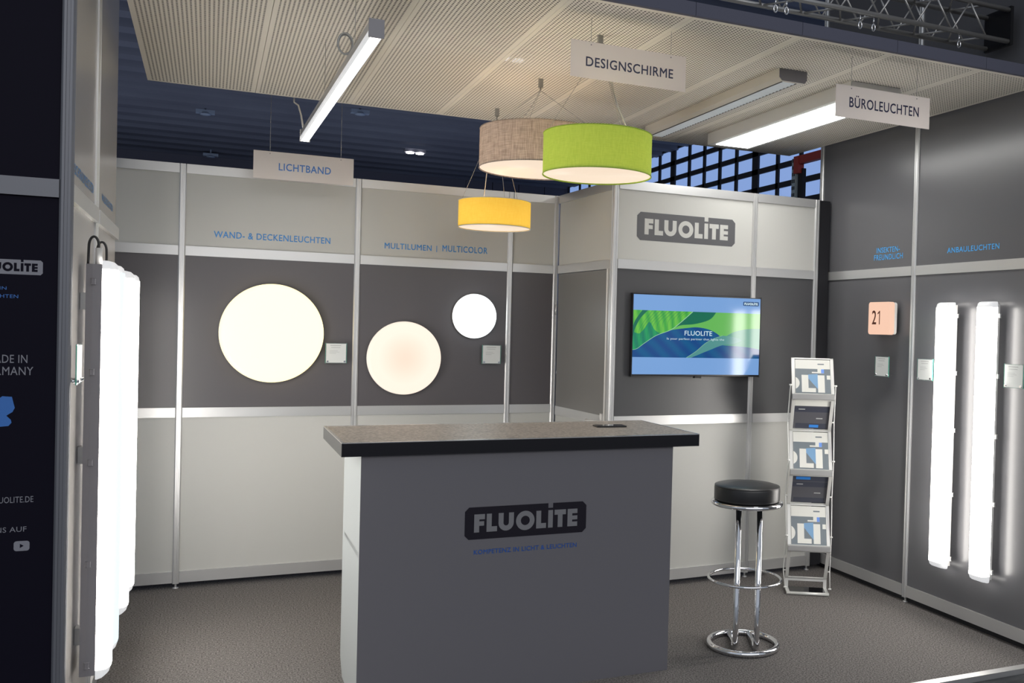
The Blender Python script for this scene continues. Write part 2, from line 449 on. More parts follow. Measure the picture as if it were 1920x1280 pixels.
# cabin: side with a door, front with the screen
A_ = .03
Dp, Ep = Vector((2.3284, 0, 0)), Vector((2.3838, -.8877, 0))
ud = (Ep-Dp).normalized(); LS = (Ep-Dp).length
nd_ = Vector((ud.y, -ud.x, 0))
if nd_.x > 0: nd_ = -nd_
W = Wall('wall_cabin_side', 'narrow storage cabin side wall with a door in it', Dp, ud, nd_)
W.rail(0, LS, ZT); W.rail(0, LS, Z1)
W.panel(0, LS, Z1[1], ZT[0], M_WHITE)
W.bar('door_jamb', LS-.085, LS-.019, -.036, -.002, .03, Z1[0], M_ALU)
W.bar('door_jamb', LS-.105, LS-.087, -.030, .004, .03, Z1[0], M_PLASTIC)
dr = struct('door_1', 'cabin door with dark upper and white lower panel', 'door', tuple(Dp))
def dbar(name, a0, a1, d0, d1, z0, z1, m, par):
    mb = MB(); c = (W.P(a0, d0, z0)+W.P(a1, d1, z1))/2
    mb.obox(c, ud, nd_, Zv, abs(a1-a0)/2, abs(d1-d0)/2, abs(z1-z0)/2); return obj(name, mb, m, par)
dbar('door_panel', .022, LS-.108, -.024, -.010, 1.06, Z1[0]-.003, mat('grey_door_panel', lincol=(.19, .185, .18), rough=.4), dr)
dbar('door_panel', .022, LS-.108, -.024, -.010, .06, 1.0, M_WHITE, dr)
dbar('door_rail', .022, LS-.108, -.028, -.006, 1.0, 1.06, M_ALU, dr)
dbar('door_rail', .022, LS-.108, -.028, -.006, .03, .06, M_ALU, dr)
mb = MB(); q = W.P(LS-.14, -.006, 1.022)
mb.obox(q, ud, nd_, Zv, .016, .006, .05, .003)
mb.tube([q+nd_*.0, q+nd_*.045, q+nd_*.05-ud*.03, q+nd_*.05-ud*.12], .010, 10)
obj('door_handle', mb, M_PLASTIC, dr)
for z in (.4, 1.72):
    mb = MB(); q = W.P(.022, .004, z); mb.tube([q-Zv*.035, q+Zv*.035], .008, 8); obj('hinge', mb, M_ALU, dr)

ub = Vector((math.cos(A_), math.sin(A_), 0)); nb = Vector((math.sin(A_), -math.cos(A_), 0))
W = Wall('wall_cabin_front', 'storage cabin front with white and anthracite panels in aluminium frames', Ep, ub, nb)
WF = W
W.post(0); W.post(1.0); W.post(1.4973)
for a0, a1 in ((0, 1.0), (1.0, 1.4973)):
    for z in (Z0, Z2, Z1, ZT): W.rail(a0, a1, z)
    W.panel(a0, a1, Z0[1], Z2[0], M_WHITE); W.panel(a0, a1, Z2[1], Z1[0], M_DARKB); W.panel(a0, a1, Z1[1], ZT[0], M_WHITE)
mb = MB(); logo_plate(mb, W.P(0, -.0122, 0), ub, Zv, .146, 2.145, .706, .173); obj('logo_plate', mb, M_PRINTGREY, W.root)
mb = MB(); logo_letters(mb, W.P(0, -.0115, 0), ub, Zv, .146, 2.145, .706, .173); obj('lettering', mb, M_WHITE, W.root)
W.bar('filler_panel', 1.519, 1.612, -.06, -.02, .03, 2.5, M_GAP)

# right wall
W = Wall('wall_right', 'tall anthracite right wall with light aluminium rails', (4.0, -.70, 0), -Yv, -Xv)
PR = [0, .942, 1.942, 2.942]
for a in PR: W.post(a, 4.3)
for a0, a1 in zip(PR, PR[1:]):
    W.rail(a0, a1, Z0); W.rail(a0, a1, Z1)
    W.panel(a0, a1, Z0[1], Z1[0], M_DARKW); W.panel(a0, a1, Z1[1], 4.3, M_DARKW)
W.bar("kick_gap", 0, 2.942, -.05, -.035, 0.0, .04, M_GAP)
W.letter('lettering', 'INSEKTEN-', .592, .807, 2.119, 2.152, M_BLUER)
W.letter('lettering', 'FREUNDLICH', .570, .836, 2.074, 2.108, M_BLUER)
W.letter('lettering', 'ANBAULEUCHTEN', 1.208, 1.591, 2.081, 2.111, M_BLUER)

# left wall, seen at a grazing angle, and the dark panel beside it that faces the aisle
W = Wall('wall_left', 'tall anthracite left wall with pale rail, seen at a slant', (-.255, -2.65, 0), Yv, Xv)
WL = W
W.post(.85, 4.0)
for a0, a1 in ((.015, .85), (.85, 1.735)):
    W.rail(a0, a1, Z0); W.rail(a0, a1, Z1, ledge=.006)
    W.panel(a0, a1, Z0[1], Z1[0], M_LEFTW); W.panel(a0, a1, Z1[1], 4.0, M_LEFTW)
W.letter('lettering', 'FEUCHTRAUMLEUCHTEN', .176, .776, 2.070, 2.106, M_BLUE)
W.letter('lettering', 'HALLENLEUCHTEN', 1.089, 1.555, 2.082, 2.113, M_BLUE)
W = Wall('wall_front', 'dark printed panel wall facing the aisle at the left edge', (-.264, -2.65, 0), -Xv, -Yv)
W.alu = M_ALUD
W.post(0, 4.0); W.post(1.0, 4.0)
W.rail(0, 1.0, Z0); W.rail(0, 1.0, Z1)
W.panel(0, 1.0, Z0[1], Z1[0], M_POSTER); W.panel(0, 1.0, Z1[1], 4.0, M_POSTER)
PF = Vector((0, -2.6372, 0))
def fl(name, txt, x0, x1, z0, z1, m):
    mb = MB(); letters(mb, txt, PF, Xv, Zv, x0, x1, z0, z1, 1.05, .0006); obj(name, mb, m, W.root)
mb = MB(); logo_plate(mb, PF, Xv, Zv, -.504, 1.7205, .180, .0455); obj('logo_plate', mb, M_WHITEPRINT, W.root)
mb = MB(); logo_letters(mb, PF-Yv*.0006, Xv, Zv, -.504, 1.7205, .180, .0455); obj('lettering', mb, M_POSTER, W.root)
fl('lettering', 'KOMPETENZ IN', -.560, -.419, 1.672, 1.682, M_BLUED)
fl('lettering', 'LICHT & LEUCHTEN', -.560, -.388, 1.647, 1.658, M_BLUED)
fl('lettering', 'MADE IN', -.467, -.361, 1.447, 1.472, M_WHITEPRINT)
fl('lettering', 'GERMANY', -.482, -.345, 1.409, 1.435, M_WHITEPRINT)
fl('lettering', 'WWW.FLUOLITE.DE', -.512, -.339, 1.013, 1.032, M_WHITEPRINT)
fl('lettering', 'UNS AUF', -.455, -.356, .922, .938, M_WHITEPRINT)
def rrect(x0, x1, z0, z1, r, n=5):
    out = []
    for cx, cz, a0 in ((x1-r, z1-r, 0), (x0+r, z1-r, PI/2), (x0+r, z0+r, PI), (x1-r, z0+r, 1.5*PI)):
        for k in range(n+1):
            a = a0+PI/2*k/n; out.append((cx+r*math.cos(a), cz+r*math.sin(a)))
    return out
mb = MB(); mb.flat(rrect(-.389, -.347, .862, .893, .008), PF, Xv, Zv); mb.flat(rrect(-.462, -.426, .860, .894, .009), PF, Xv, Zv)
ic = obj('social_icon', mb, M_WHITEPRINT, W.root)
mb = MB(); mb.flat([(-.3725, .8715), (-.3725, .8845), (-.3625, .878)], PF-Yv*.0006, Xv, Zv); obj('play_mark', mb, M_POSTER, ic)
mp = [(-.432, 1.3385), (-.425, 1.344), (-.400, 1.342), (-.396, 1.324), (-.392, 1.308), (-.398, 1.295), (-.414, 1.284), (-.402, 1.271), (-.400, 1.262), (-.408, 1.252), (-.44, 1.249), (-.475, 1.256), (-.497, 1.275), (-.50, 1.31), (-.49, 1.325), (-.47, 1.335), (-.455, 1.352), (-.445, 1.339)]
mb = MB(); mb.flat(mp, PF, Xv, Zv); obj('country_outline', mb, M_BLUED, W.root)

# booth ceiling of perforated sheet panels
HC = 2.885; CY0, CY1 = -2.635, -.33
ceil = struct('ceiling', 'cream perforated metal panel ceiling hung over the booth', 'ceiling', (0, 0, HC))
SX = [-.177, .37, .895, 1.421, 1.945, 2.473, 2.978, 3.51, 3.985]
for a, b_ in zip(SX, SX[1:]):
    mb = MB(); g = .0012; x0, x1 = a+g, b_-g; bx0, bx1, by0, by1 = x0+.020, x1-.020, CY0+.022, CY1-.018
    for q in (R4(x0, x1, CY0, by0), R4(x0, x1, by1, CY1), R4(x0, bx0, by0, by1), R4(bx1, x1, by0, by1)):
        mb.flat(q, (0, 0, HC), Xv, Yv)
    for q in ((Vector((x0, CY0, HC)), Vector((x1, CY0, HC))), (Vector((x0, CY1, HC)), Vector((x1, CY1, HC))), (Vector((x0, CY0, HC)), Vector((x0, CY1, HC))), (Vector((x1, CY0, HC)), Vector((x1, CY1, HC)))):
        mb.face([q[0], q[1], q[1]+Zv*.03, q[0]+Zv*.03])
    mb.mi = 1; mb.flat(R4(bx0, bx1, by0, by1), (0, 0, HC), Xv, Yv)
    obj('ceiling_panel', mb, [M_CREAM, M_PERF], ceil)
FXS = [-.177, .37, .895, 1.421, 1.943, 2.464, 2.980, 3.514, 3.985]
tr = struct('trim_2', 'dark blue grey fascia boards along the front of the ceiling', 'trim', (0, CY0, HC))
for a, b_ in zip(FXS, FXS[1:]):
    mb = MB(); mb.box(a+.001, b_-.001, CY0-.022, CY0-.002, HC-.002, HC+.053); obj('fascia_board', mb, M_FASCIA, tr)

# exhibition hall behind
hr = struct('roof', 'dark navy corrugated hall roof', 'roof', (0, 10, 6.6))
mb = MB(); pit = .95; y = -2.0; prof = []
while y < 26.5:
    prof += [(y, 6.6), (y+pit*.42, 6.6), (y+pit*.55, 6.72), (y+pit*.87, 6.72)]; y += pit
for (ya, za), (yb, zb) in zip(prof, prof[1:]):
    mb.face([(-26, ya, za), (12.2, ya, za), (12.2, yb, zb), (-26, yb, zb)])
obj('roof_sheet', mb, M_ROOF, hr)
hw = struct('wall_hall', 'dark panelled wall at the far end of the hall', 'wall', (0, 25.6, 0))
mb = MB(); mb.box(-26, 8.2, 25.6, 25.75, 0, 6.6); obj('panel', mb, M_HALLWALL, hw)
x = 8.2
while x < 11.9:
    mb = MB(); mb.box(x+.012, min(x+.948, 12), 25.6, 25.75, 0, 6.6); obj('panel', mb, M_HALLWALL, hw); x += .96
mb = MB(); mb.box(-26, 12, 25.7, 25.8, 0, 6.8); obj('backing', mb, M_GAP, hw)
wn = struct('window_1', 'wide latticed window band with blue daylight down the side of the hall', 'window', (11.9, 15, 0))
GY = [25.5, 24.4, 23.5, 22.6, 21.75, 20.9, 20.05, 19.15, 18.07, 17.219, 16.261, 15.424, 14.609, 13.791, 12.903, 11.967, 11.05, 10.25, 9.4, 8.55, 7.7, 6.8, 5.9, 5.0, 4.1, 3.2, 2.3, 1.4, .5, -.4, -1.3, -2.2, -3.1, -4.0, -4.9, -5.8]
mb = MB(); mb.box(12.0, 12.04, -6, 25.6, 2.0, 8.4); obj('pane', mb, M_GLASS, wn)
mb = MB()
for i, y in enumerate(GY):
    w_ = .13 if i in (9, 14, 4, 19) else .052
    mb.box(11.95, 12.0, y-w_, y+w_, 2.0, 8.4)
zz = 2.32
while zz < 8.4:
    mb.box(11.95, 12.0, -6, 25.6, zz-.062, zz+.062); zz += .438
obj('window_frame', mb, M_GAP, wn)
mb = MB(); mb.box(11.8, 12.1, -6, 25.7, -.06, 2.0); obj('parapet', mb, M_HALLWALL, wn)

# hall lamps
hl = thing('hall_lamp', 'bright white hall lamp glowing in the dark roof', 'lamp', (5.517, 21.015, 6.5), 0, 'hall lamps under the roof')
mb = MB(); mb.box(-.3, .3, -.09, .09, .03, .1); mb.box(-.02, .02, -.02, .02, .1, .15); obj('housing', mb, M_GREYPL, hl, local=True)
for s in (-1, 1):
    mb = MB(); mb.lathe((s*.14, 0, 0), [(.02, -.01), (.115, .0), (.115, .03)], n=16); obj('lens', mb, M_HALLLAMP, hl, local=True)
h2 = thing('hall_lamp', 'unlit hall lamp nearest the left wall under the roof', 'lamp', (-.011, 18.5, 6.5), 0, 'hall lamps under the roof')
mb = MB(); mb.box(-.21, .21, -.09, .09, .0, .08); mb.box(-.02, .02, -.02, .02, .1, .2); obj('housing', mb, M_HALLOFF, h2, local=True)
mb = MB(); mb.lathe((0, 0, -.03), [(.05, -.01), (.12, .0), (.12, .04)], n=16); obj('lens', mb, M_HALLOFF, h2, local=True)
dup(h2, (.117, 24.56, 6.45), label='unlit hall lamp lowest and farthest, just above the back wall')
dup(hl, (5.168, 10.569, 6.5), label='bright white hall lamp twinkling through the perforated ceiling panels')
dup(h2, (3.322, 16.55, 6.5), label='unlit hall lamp seen beside the hanging strip light and right sign wire')

# pallet racking behind the right wall
pr = thing('pallet_rack', 'red and galvanised pallet rack behind the cabin in front of windows', 'rack', (8.0, 5.45, -.06))
mb = MB()
mb.box(7.96, 8.04, 5.40, 5.49, -.06, 4.16)
obj('upright', mb, M_GALV, pr)
mb = MB()
for k in range(40): 
    for dy in (.022, .065): mb.box(7.955, 7.962, 5.40+dy-.009, 5.40+dy+.009, .2+k*.1, .25+k*.1)
obj('slot', mb, M_GAP, pr)['kind'] = 'stuff'
mb = MB(); mb.box(8.0, 8.06, 5.27, 5.38, -.06, 4.0); obj('upright', mb, M_GAP, pr)
mb = MB(); mb.box(7.95, 8.03, 2.9, 5.40, 4.06, 4.18); mb.box(7.94, 8.04, 5.30, 5.42, 3.93, 4.18); obj('beam', mb, M_RED, pr)

# ------------------------------------------------------------------ truss above the ceiling front
ts = thing('lighting_truss', 'aluminium box truss running above the ceiling fascia at top right', 'truss', (2.5, -2.31, 3.13))
TY, TZ = (-2.384, -2.236), (3.148, 3.312)
for y in TY:
    for z in TZ:
        mb = MB(); mb.tube([(1.2, y, z), (3.93, y, z)], .0125, 10); obj('chord', mb, M_TRUSS, ts)
def braces(name, f, n, ph):
    mb = MB()
    for k in range(n):
        xa = 1.25+k*.23; q0, q1 = (f(xa, 0), f(xa+.115, 1)) if (k+ph) % 1 == 0 else (f(xa, 1), f(xa+.115, 0))
        mb.tube([q0, q1], .0052, 6); mb.tube([q1, f(xa+.23, 0)], .0052, 6)
    obj(name, mb, M_TRUSS, ts)
for y in TY: braces('side_bracing', lambda x, t, y=y: (x, y, TZ[t]), 11, 0)
for z in TZ: braces('cross_bracing', lambda x, t, z=z: (x, TY[t], z), 11, 0)
mb = MB(); mb.box(3.93, 3.95, -2.40, -2.22, 3.13, 3.33); obj('end_plate', mb, M_BLACK, ts)
HK = [1.93, 2.02, 2.50, 2.56, 2.98, 3.06, 3.6]
for x in HK:
    mb = MB(); mb.tube([(x, -2.384, 3.137), (x, -2.384, 3.10)], .004, 6)
    mb.tube([(x+.010*math.cos(2*PI*k/12), -2.384, 3.085+.016*math.sin(2*PI*k/12)) for k in range(12)], .0035, 6, closed=True)
    obj('shackle', mb, M_CHROME, ts)

# ------------------------------------------------------------------ counter
ct = thing('reception_counter', 'grey counter with black brand plate and speckled worktop', 'counter', (1.44, -1.9, 0))
cx0, cx1, cyf, cyb, ch = .729, 2.155, -2.148, -1.65, 1.054
mb = MB(); mb.box(cx0, cx1, cyf, cyf+.019, 0, ch); obj('front_panel', mb, M_COUNTERF, ct)
def side(name, x, m):
    mb = MB(); mb.prism([(cyf+.001, 0), (cyb-.07, 0), (cyb, .075), (cyb, ch), (cyf+.001, ch)], (x, 0, 0), Yv, Zv, (.019, 0, 0)); return obj(name, mb, m, ct)
side('side_panel', cx0-.0005, M_COUNTERS); side('side_panel', cx1-.0185, M_COUNTERS)
mb = MB(); mb.box(cx0+.02, cx1-.02, cyb-.22, cyb-.2, .02, ch); obj('back_panel', mb, M_COUNTERS, ct)
mb = MB(); mb.box(cx0+.02, cx1-.02, cyf+.02, cyb-.03, .5, .52); obj('shelf', mb, M_COUNTERS, ct)
tx0, tx1, ty0, ty1, tz0, tz1 = .648, 2.283, -2.168, -1.525, 1.0555, 1.1115
mb = MB(); mb.box(tx0+.012, tx1-.012, ty0+.012, ty1-.012, tz0+.002, tz1); top = obj('worktop', mb, M_TOP, ct)
mb = MB()
for q in ((tx0, tx1, ty0, ty0+.012), (tx0, tx1, ty1-.012, ty1), (tx0, tx0+.012, ty0+.012, ty1-.012), (tx1-.012, tx1, ty0+.012, ty1-.012)):
    mb.box(*q, tz0, tz1-.002)
obj('edge_band', mb, M_EDGE, top)
mb = MB()
for q in ((tx0, tx1, ty0, ty0+.011), (tx0, tx1, ty1-.011, ty1), (tx0, tx0+.011, ty0+.011, ty1-.011), (tx1-.011, tx1, ty0+.011, ty1-.011)):
    mb.box(*q, tz1-.002, tz1+.0015)
obj('edge_trim', mb, M_EDGET, top)
of = Vector((0, cyf-.0008, 0))
mb = MB(); logo_plate(mb, of, Xv, Zv, 1.165, .681, .558, .139); obj('logo_plate', mb, M_COUNTERP, ct)
mb = MB(); logo_letters(mb, of-Yv*.0006, Xv, Zv, 1.165, .681, .558, .139); obj('lettering', mb, M_COUNTERL, ct)
mb = MB(); letters(mb, 'KOMPETENZ IN LICHT & LEUCHTEN', of, Xv, Zv, 1.207, 1.679, .6155, .635, 1.05, .0009); obj('lettering', mb, mat("blue_vinyl_counter", lincol=lin((46, 94, 178)), rough=.5), ct)
mb = MB(); letters(mb, 'WWW.FLUOLITE.DE', (cx0-.0013, 0, 0), -Yv, Zv, 1.700, 2.118, .634, .655, 1.03, .0006); obj('lettering', mb, M_SIDETXT, ct)

# phone on the worktop
ph = thing('smartphone', 'dark smartphone lying on the speckled worktop near its far edge', 'phone', (1.985, -1.785, tz1), math.radians(-3))
mb = MB(); mb.box(-.078, .078, -.036, .036, .0003, .008, .0025); obj('body', mb, M_BLACK, ph, local=True)
mb = MB(); mb.flat(rrect(-.073, .073, -.032, .032, .006), (0, 0, .0084), Xv, Yv); obj('screen', mb, M_GLOSSBLK, ph, local=True)

# ------------------------------------------------------------------ bar stool
st = thing('bar_stool', 'chrome bar stool with round black padded seat standing by the counter', 'stool', (2.669, -1.985, 0), -YAW)
mb = MB(); mb.lathe((0, 0, 0), [(.001, .742), (.150, .742), (.163, .748), (.166, .760), (.166, .812), (.1635, .8215), (.152, .8265), (.08, .829), (.001, .829)], n=64); seat = obj('seat', mb, M_LEATHER, st, local=True)
mb = MB(); mb.ring((0, 0, .8205), .1625, .0028, 64, 8); mb.ring((0, 0, .755), .164, .0025, 64, 8); obj('piping', mb, M_LEATHER, seat, local=True)
mb = MB(); mb.ring((0, 0, .735), .172, .0115, 64, 12); obj('seat_ring', mb, M_CHROME, st, local=True)
mb = MB(); mb.lathe((0, 0, 0), [(.001, .726), (.16, .726), (.16, .741), (.001, .741)], n=48); obj('seat_plate', mb, M_BLACK, st, local=True)
mb = MB(); mb.ring((0, 0, .348), .183, .0075, 64, 10); obj('footrest_ring', mb, M_CHROME, st, local=True)
mb = MB(); mb.ring((0, 0, .0155), .172, .0155, 64, 12); obj('base_ring', mb, M_CHROME, st, local=True)
for s in (-1, 1):
    x = s*.0525
    pts = [(x, -.105, .732), (x, -.105, .06)]
    for k in range(1, 8):
        a = PI/2*k/7; pts.append((x, -.105+.0445*(1-math.cos(a)), .06-.0445*math.sin(a)))
    pts += [(x, .155, .0155)]
    mb = MB(); mb.tube(pts, .0145, 14); obj('leg', mb, M_CHROME, st, local=True)
    mb = MB(); mb.tube([(x, -.118, .348), (x, -.175, .348)], .006, 8); obj('footrest_bracket', mb, M_CHROME, st, local=True)

# ------------------------------------------------------------------ television
tv = thing('television', 'wall mounted flat television showing green leaves on a blue slide', 'television', tuple(WF.P(.5665, 0, 1.3)))
TA = -.037
utv = Vector((math.cos(TA), math.sin(TA), 0)); ntv = Vector((math.sin(TA), -math.cos(TA), 0)); ctv = WF.P(.5665, .05, 0)
def T(a, d, z): return ctv + utv*(a-.5665) + ntv*(d-.05) + Zv*z
TX0, TX1, TZ0, TZ1 = .114, 1.006, 1.314, 1.8185
mb = MB(); mb.obox((T(TX0, .02, TZ0)+T(TX1, .05, TZ1))/2, utv, ntv, Zv, (TX1-TX0)/2, .015, (TZ1-TZ0)/2, .003); body = obj('body', mb, M_BLACK, tv)
mb = MB(); mb.obox(WF.P(.5665, .002, 1.55), ub, nb, Zv, .06, .0145, .12); obj('wall_bracket', mb, M_BLACK, tv)
def scr(name, rgb, gain=1.0, rough=.095, wave=None):
    m = mat(name, lincol=(.01, .01, .012), rough=rough, spec=.52, emit=tuple(c*gain for c in lin(rgb)), estr=1)
    if wave:
        tc = nd(m, 'ShaderNodeTexCoord'); mp = nd(m, 'ShaderNodeMapping'); mp.inputs['Rotation'].default_value = (0, math.radians(wave[2]), 0)
        wv = nd(m, 'ShaderNodeTexWave', Scale=wave[1], Distortion=1.2, Detail=2)
        r = nd(m, 'ShaderNodeValToRGB'); r.color_ramp.elements[0].color = (*lin(rgb), 1); r.color_ramp.elements[1].color = (*lin(wave[0]), 1)
        ln(m, tc.outputs['Object'], mp.inputs['Vector']); ln(m, mp.outputs[0], wv.inputs['Vector']); ln(m, wv.outputs['Fac'], r.inputs['Fac'])
        sepz = nd(m, 'ShaderNodeSeparateXYZ'); ln(m, tc.outputs['Object'], sepz.inputs[0])
        ln(m, r.outputs['Color'], bsdf(m).inputs['Emission Color'])
    return m
S_SKY = scr('slide_light_blue', (118, 160, 214)); S_DB = scr('slide_deep_blue', (4, 66, 128), wave=((0, 84, 134), 4, 50))
S_G1 = scr('slide_leaf_green', (60, 160, 62), wave=((104, 188, 66), 6, 12)); S_TEAL = scr('slide_teal_green', (14, 120, 92), wave=((28, 150, 90), 6, 12))
S_DG = scr('slide_dark_green', (10, 104, 78)); S_LG = scr('slide_light_green', (98, 178, 84)); S_PT = scr('slide_pale_teal', (78, 142, 138))
S_MT = scr('slide_mid_teal', (60, 140, 118)); S_WH = scr('slide_white', (205, 228, 235)); S_LB = scr('slide_logo_blue', (30, 70, 120))
S_EDG = scr('slide_leaf_edge', (150, 205, 160))
px0, px1, pz0, pz1 = .119, 1.001, 1.4305, 1.7175
mb = MB(); so = T(0, .0506, 0)
mats_ = [S_SKY, S_DB, S_G1, S_TEAL, S_DG, S_LG, S_PT, S_MT, S_EDG]
def poly(mi, pts, lift):
    mb.mi = mi; mb.flat(pts, so+ntv*(.0001*lift), utv, Zv)
poly(0, R4(px0, px1, 1.326, 1.813), 0)
poly(1, R4(px0, px1, pz0, pz1), 1)
def cr(pts, n=8):
    """smooth curve through the points"""
    out = []
    for i in range(len(pts)-1):
        p0, p1, p2, p3 = (Vector(pts[max(i-1, 0)]), Vector(pts[i]), Vector(pts[i+1]), Vector(pts[min(i+2, len(pts)-1)]))
        for k in range(n):
            t = k/n
            out.append(tuple(.5*((2*p1)+(p2-p0)*t+(2*p0-5*p1+4*p2-p3)*t*t+(3*p1-p0-3*p2+p3)*t**3)))
    return out+[tuple(pts[-1])]
def strip(mi, pts, w0, w1, lift):
    for i in range(len(pts)-1):
        p, q = Vector(pts[i]), Vector(pts[i+1]); d = (q-p).normalized(); nn = Vector((-d.y, d.x))
        wa, wb = w0+(w1-w0)*i/len(pts), w0+(w1-w0)*(i+1)/len(pts)
        poly(mi, [tuple(p-nn*wa), tuple(q-nn*wb), tuple(q+nn*wb), tuple(p+nn*wa)], lift)
rib = cr([(px0, 1.475), (.15, 1.483), (.2, 1.518), (.276, 1.565), (.374, 1.602), (.44, 1.650), (.52, pz1)])
mound = cr([(.330, 1.585), (.374, 1.600), (.48, 1.615), (.555, 1.621), (.632, 1.610), (.690, 1.586), (.735, 1.553)])
low = cr([(.483, pz0), (.55, 1.472), (.607, 1.518), (.66, 1.548), (.733, 1.573)])
ridge = cr([(.374, 1.602), (.437, 1.630), (.53, 1.640), (.614, 1.661), (.655, 1.683), (.683, pz1)])
poly(5, ridge+[(px1, pz1), (px1, 1.50)]+mound[::-1], 2)
poly(7, cr([(.735, 1.553), (.80, 1.592), (.90, 1.617), (px1, 1.622)])+[(px1, 1.49)]+cr([(px1, 1.49), (.88, 1.505), (.734, 1.513), (.70, 1.535)]), 3)
poly(6, low+cr([(.733, 1.573), (.81, 1.566), (.87, 1.545), (.80, 1.520), (.734, 1.513), (.625, 1.473), (.55, 1.444), (.515, pz0)]), 4)
poly(4, [p for p in rib if p[0] > .373]+ridge[::-1], 4)
poly(2, rib+[(px0, pz1)], 5)
poly(3, [p for p in rib if p[0] < .30]+cr([(.30, 1.578), (.262, 1.600), (.228, 1.645), (.19, 1.60), (.16, 1.575), (px0, 1.585)]), 5.5)
poly(4, cr([(px0, 1.555), (.132, 1.602), (.165, 1.665), (.215, pz1)])+[(.178, pz1)]+cr([(.178, pz1), (.136, 1.66), (px0, 1.620)]), 6)
for i in range(11):
    f = .18+.066*i; e_ = rib[int(f*(len(rib)-1))]; tx = .245+.024*i
    strip(4, cr([e_, (e_[0]+(tx-e_[0])*.25-.012, e_[1]+(pz1-e_[1])*.5), (tx, pz1-.001)]), .0004, .0011, 6.5)
strip(8, rib, .0010, .0022, 7); strip(8, low, .0010, .0008, 7)
for i in range(9):
    xa = .30+.05*i; strip(0+1, [(xa, pz0+.02), (xa+.07, 1.52)], .0004, .0006, 1.5)
scrn = obj('screen', mb, mats_, tv)
mb = MB(); letters(mb, 'FLUOLITE', so+ntv*.0012, utv, Zv, .467, .658, 1.569, 1.598, 1.0, .0005); letters(mb, 'Is your perfect partner that lights the', so+ntv*.0012, utv, Zv, .347, .745, 1.537, 1.554, 1.05); obj('lettering', mb, S_WH, scrn)
mb = MB(); logo_plate(mb, so+ntv*.0008, utv, Zv, .875, 1.766, .114, .0265); obj('logo_plate', mb, S_LB, scrn)
mb = MB(); logo_letters(mb, so+ntv*.0012, utv, Zv, .875, 1.766, .114, .0265); obj('lettering', mb, S_WH, scrn)
mb = MB(); mb.obox(T(.566, .04, 1.311), utv, ntv, Zv, .022, .012, .006, .002); obj('sensor', mb, M_BLACK, tv)

# ------------------------------------------------------------------ round wall lamps
def disc(label, x, z, r, m, depth, rim):
    t = thing('round_wall_lamp', label, 'lamp', (x, .013, z), 0, 'round lamps on the back wall')
    mb = MB(); mb.lathe((x, .013, z), [(r*.94, -.0005), (r*.94, -.014), (r, -.016), (r, -.022), (r-.002, -.024)], n=96, axis='y'); obj('housing', mb, rim, t)
    mb = MB()
    prof = [(r-.002, -.024), (r-.003, -depth+.008), (r-.009, -depth+.002), (r*.9, -depth), (r*.5, -depth-.002), (.0005, -depth-.003)]
    mb.lathe((x, .013, z), prof, n=96, axis='y'); obj('lens', mb, m, t)
def disc_grad(m, c_mid, c_edge, s_mid, s_edge, r):
    tc = nd(m, 'ShaderNodeTexCoord'); l = nd(m, 'ShaderNodeVectorMath', operation='LENGTH'); ln(m, tc.outputs['Object'], l.inputs[0])
    v = mth(m, 'DIVIDE', l.outputs['Value'], r)
    rp = nd(m, 'ShaderNodeValToRGB'); rp.color_ramp.elements[0].color = (*[c*s_mid for c in c_mid], 1); rp.color_ramp.elements[1].color = (*[c*s_edge for c in c_edge], 1)
    rp.color_ramp.elements[0].position = .05; rp.color_ramp.elements[1].position = .75
    ln(m, v, rp.inputs[0]); ln(m, rp.outputs[0], bsdf(m).inputs['Emission Color']); bsdf(m).inputs['Emission Strength'].default_value = 1
disc_grad(M_D2, (1, .72, .56), (1, .86, .72), .97, 1.05, .236)
disc('largest round warm white wall lamp, beneath the blue WAND lettering', .505, 1.518, .300, M_D1, .060, M_PLASTIC)
disc('medium round peach wall lamp right of the largest one', 1.303, 1.376, .236, M_D2, .055, M_PLASTIC)
disc('smallest round cool white wall lamp above the right info card', 1.758, 1.658, .148, M_D3, .050, M_PLASTIC)

# ------------------------------------------------------------------ acrylic info cards
def card(label, c, u, n, size=.125):
    """c = centre of plate on the wall plane"""
    c, u, n = Vector(c), Vector(u), Vector(n); h = size/2
    t = thing('info_card', label, 'card holder', tuple(c), 0, 'acrylic info cards on the walls')
    mb = MB(); mb.obox(c+n*.034, u, n, Zv, h, .0016, h); mb.mi = 1
    for s in (-1, 1): mb.obox(c+n*.034+u*(s*(h+.0006)), u, n, Zv, .0006, .0016, h)
    obj('plate', mb, [M_ACRYL, M_ACRYEDGE], t)
    mb = MB(); mb.obox(c+n*.0358, u, n, Zv, h-.004, .0004, h-.004); pp = obj('printed_sheet', mb, M_PAPER, t)
    mb = MB(); o = c+n*.0366
    for (a, b_, z, hh) in ((-.035, .03, .046, .004), (-.03, .025, .034, .003), (-.04, .01, .014, .0018), (-.04, .02, .006, .0018), (-.04, .0, -.002, .0018)):
        mb.flat(R4(a, b_, z, z+hh), o, u, Zv)
    obj('print', mb, M_PAPERTXT, pp)
    for s in (-1, 1):
        mb = MB(); q = c+u*(s*(h-.012))-Zv*(h-.012)
        mb.tube([q, q+n*.043], .0058, 12); obj('standoff', mb, M_CHROME, t)
card('info card between the largest and the medium round lamp', (.880, .013, 1.402), Xv, -Yv, .126)
card('info card under the smallest round lamp', (1.878, .013, 1.406), Xv, -Yv, .126)
card('info card below the house number lamp', (3.987, -1.447, 1.409), -Yv, -Xv)
card('info card just left of the first right wall tube', (3.987, -1.824, 1.409), -Yv, -Xv)
card('info card at the right edge beyond the second tube', (3.987, -2.472, 1.408), -Yv, -Xv)
card('info card at the slanted left wall before the tubes', (-.268, -2.53, 1.44), Yv, Xv, .13)

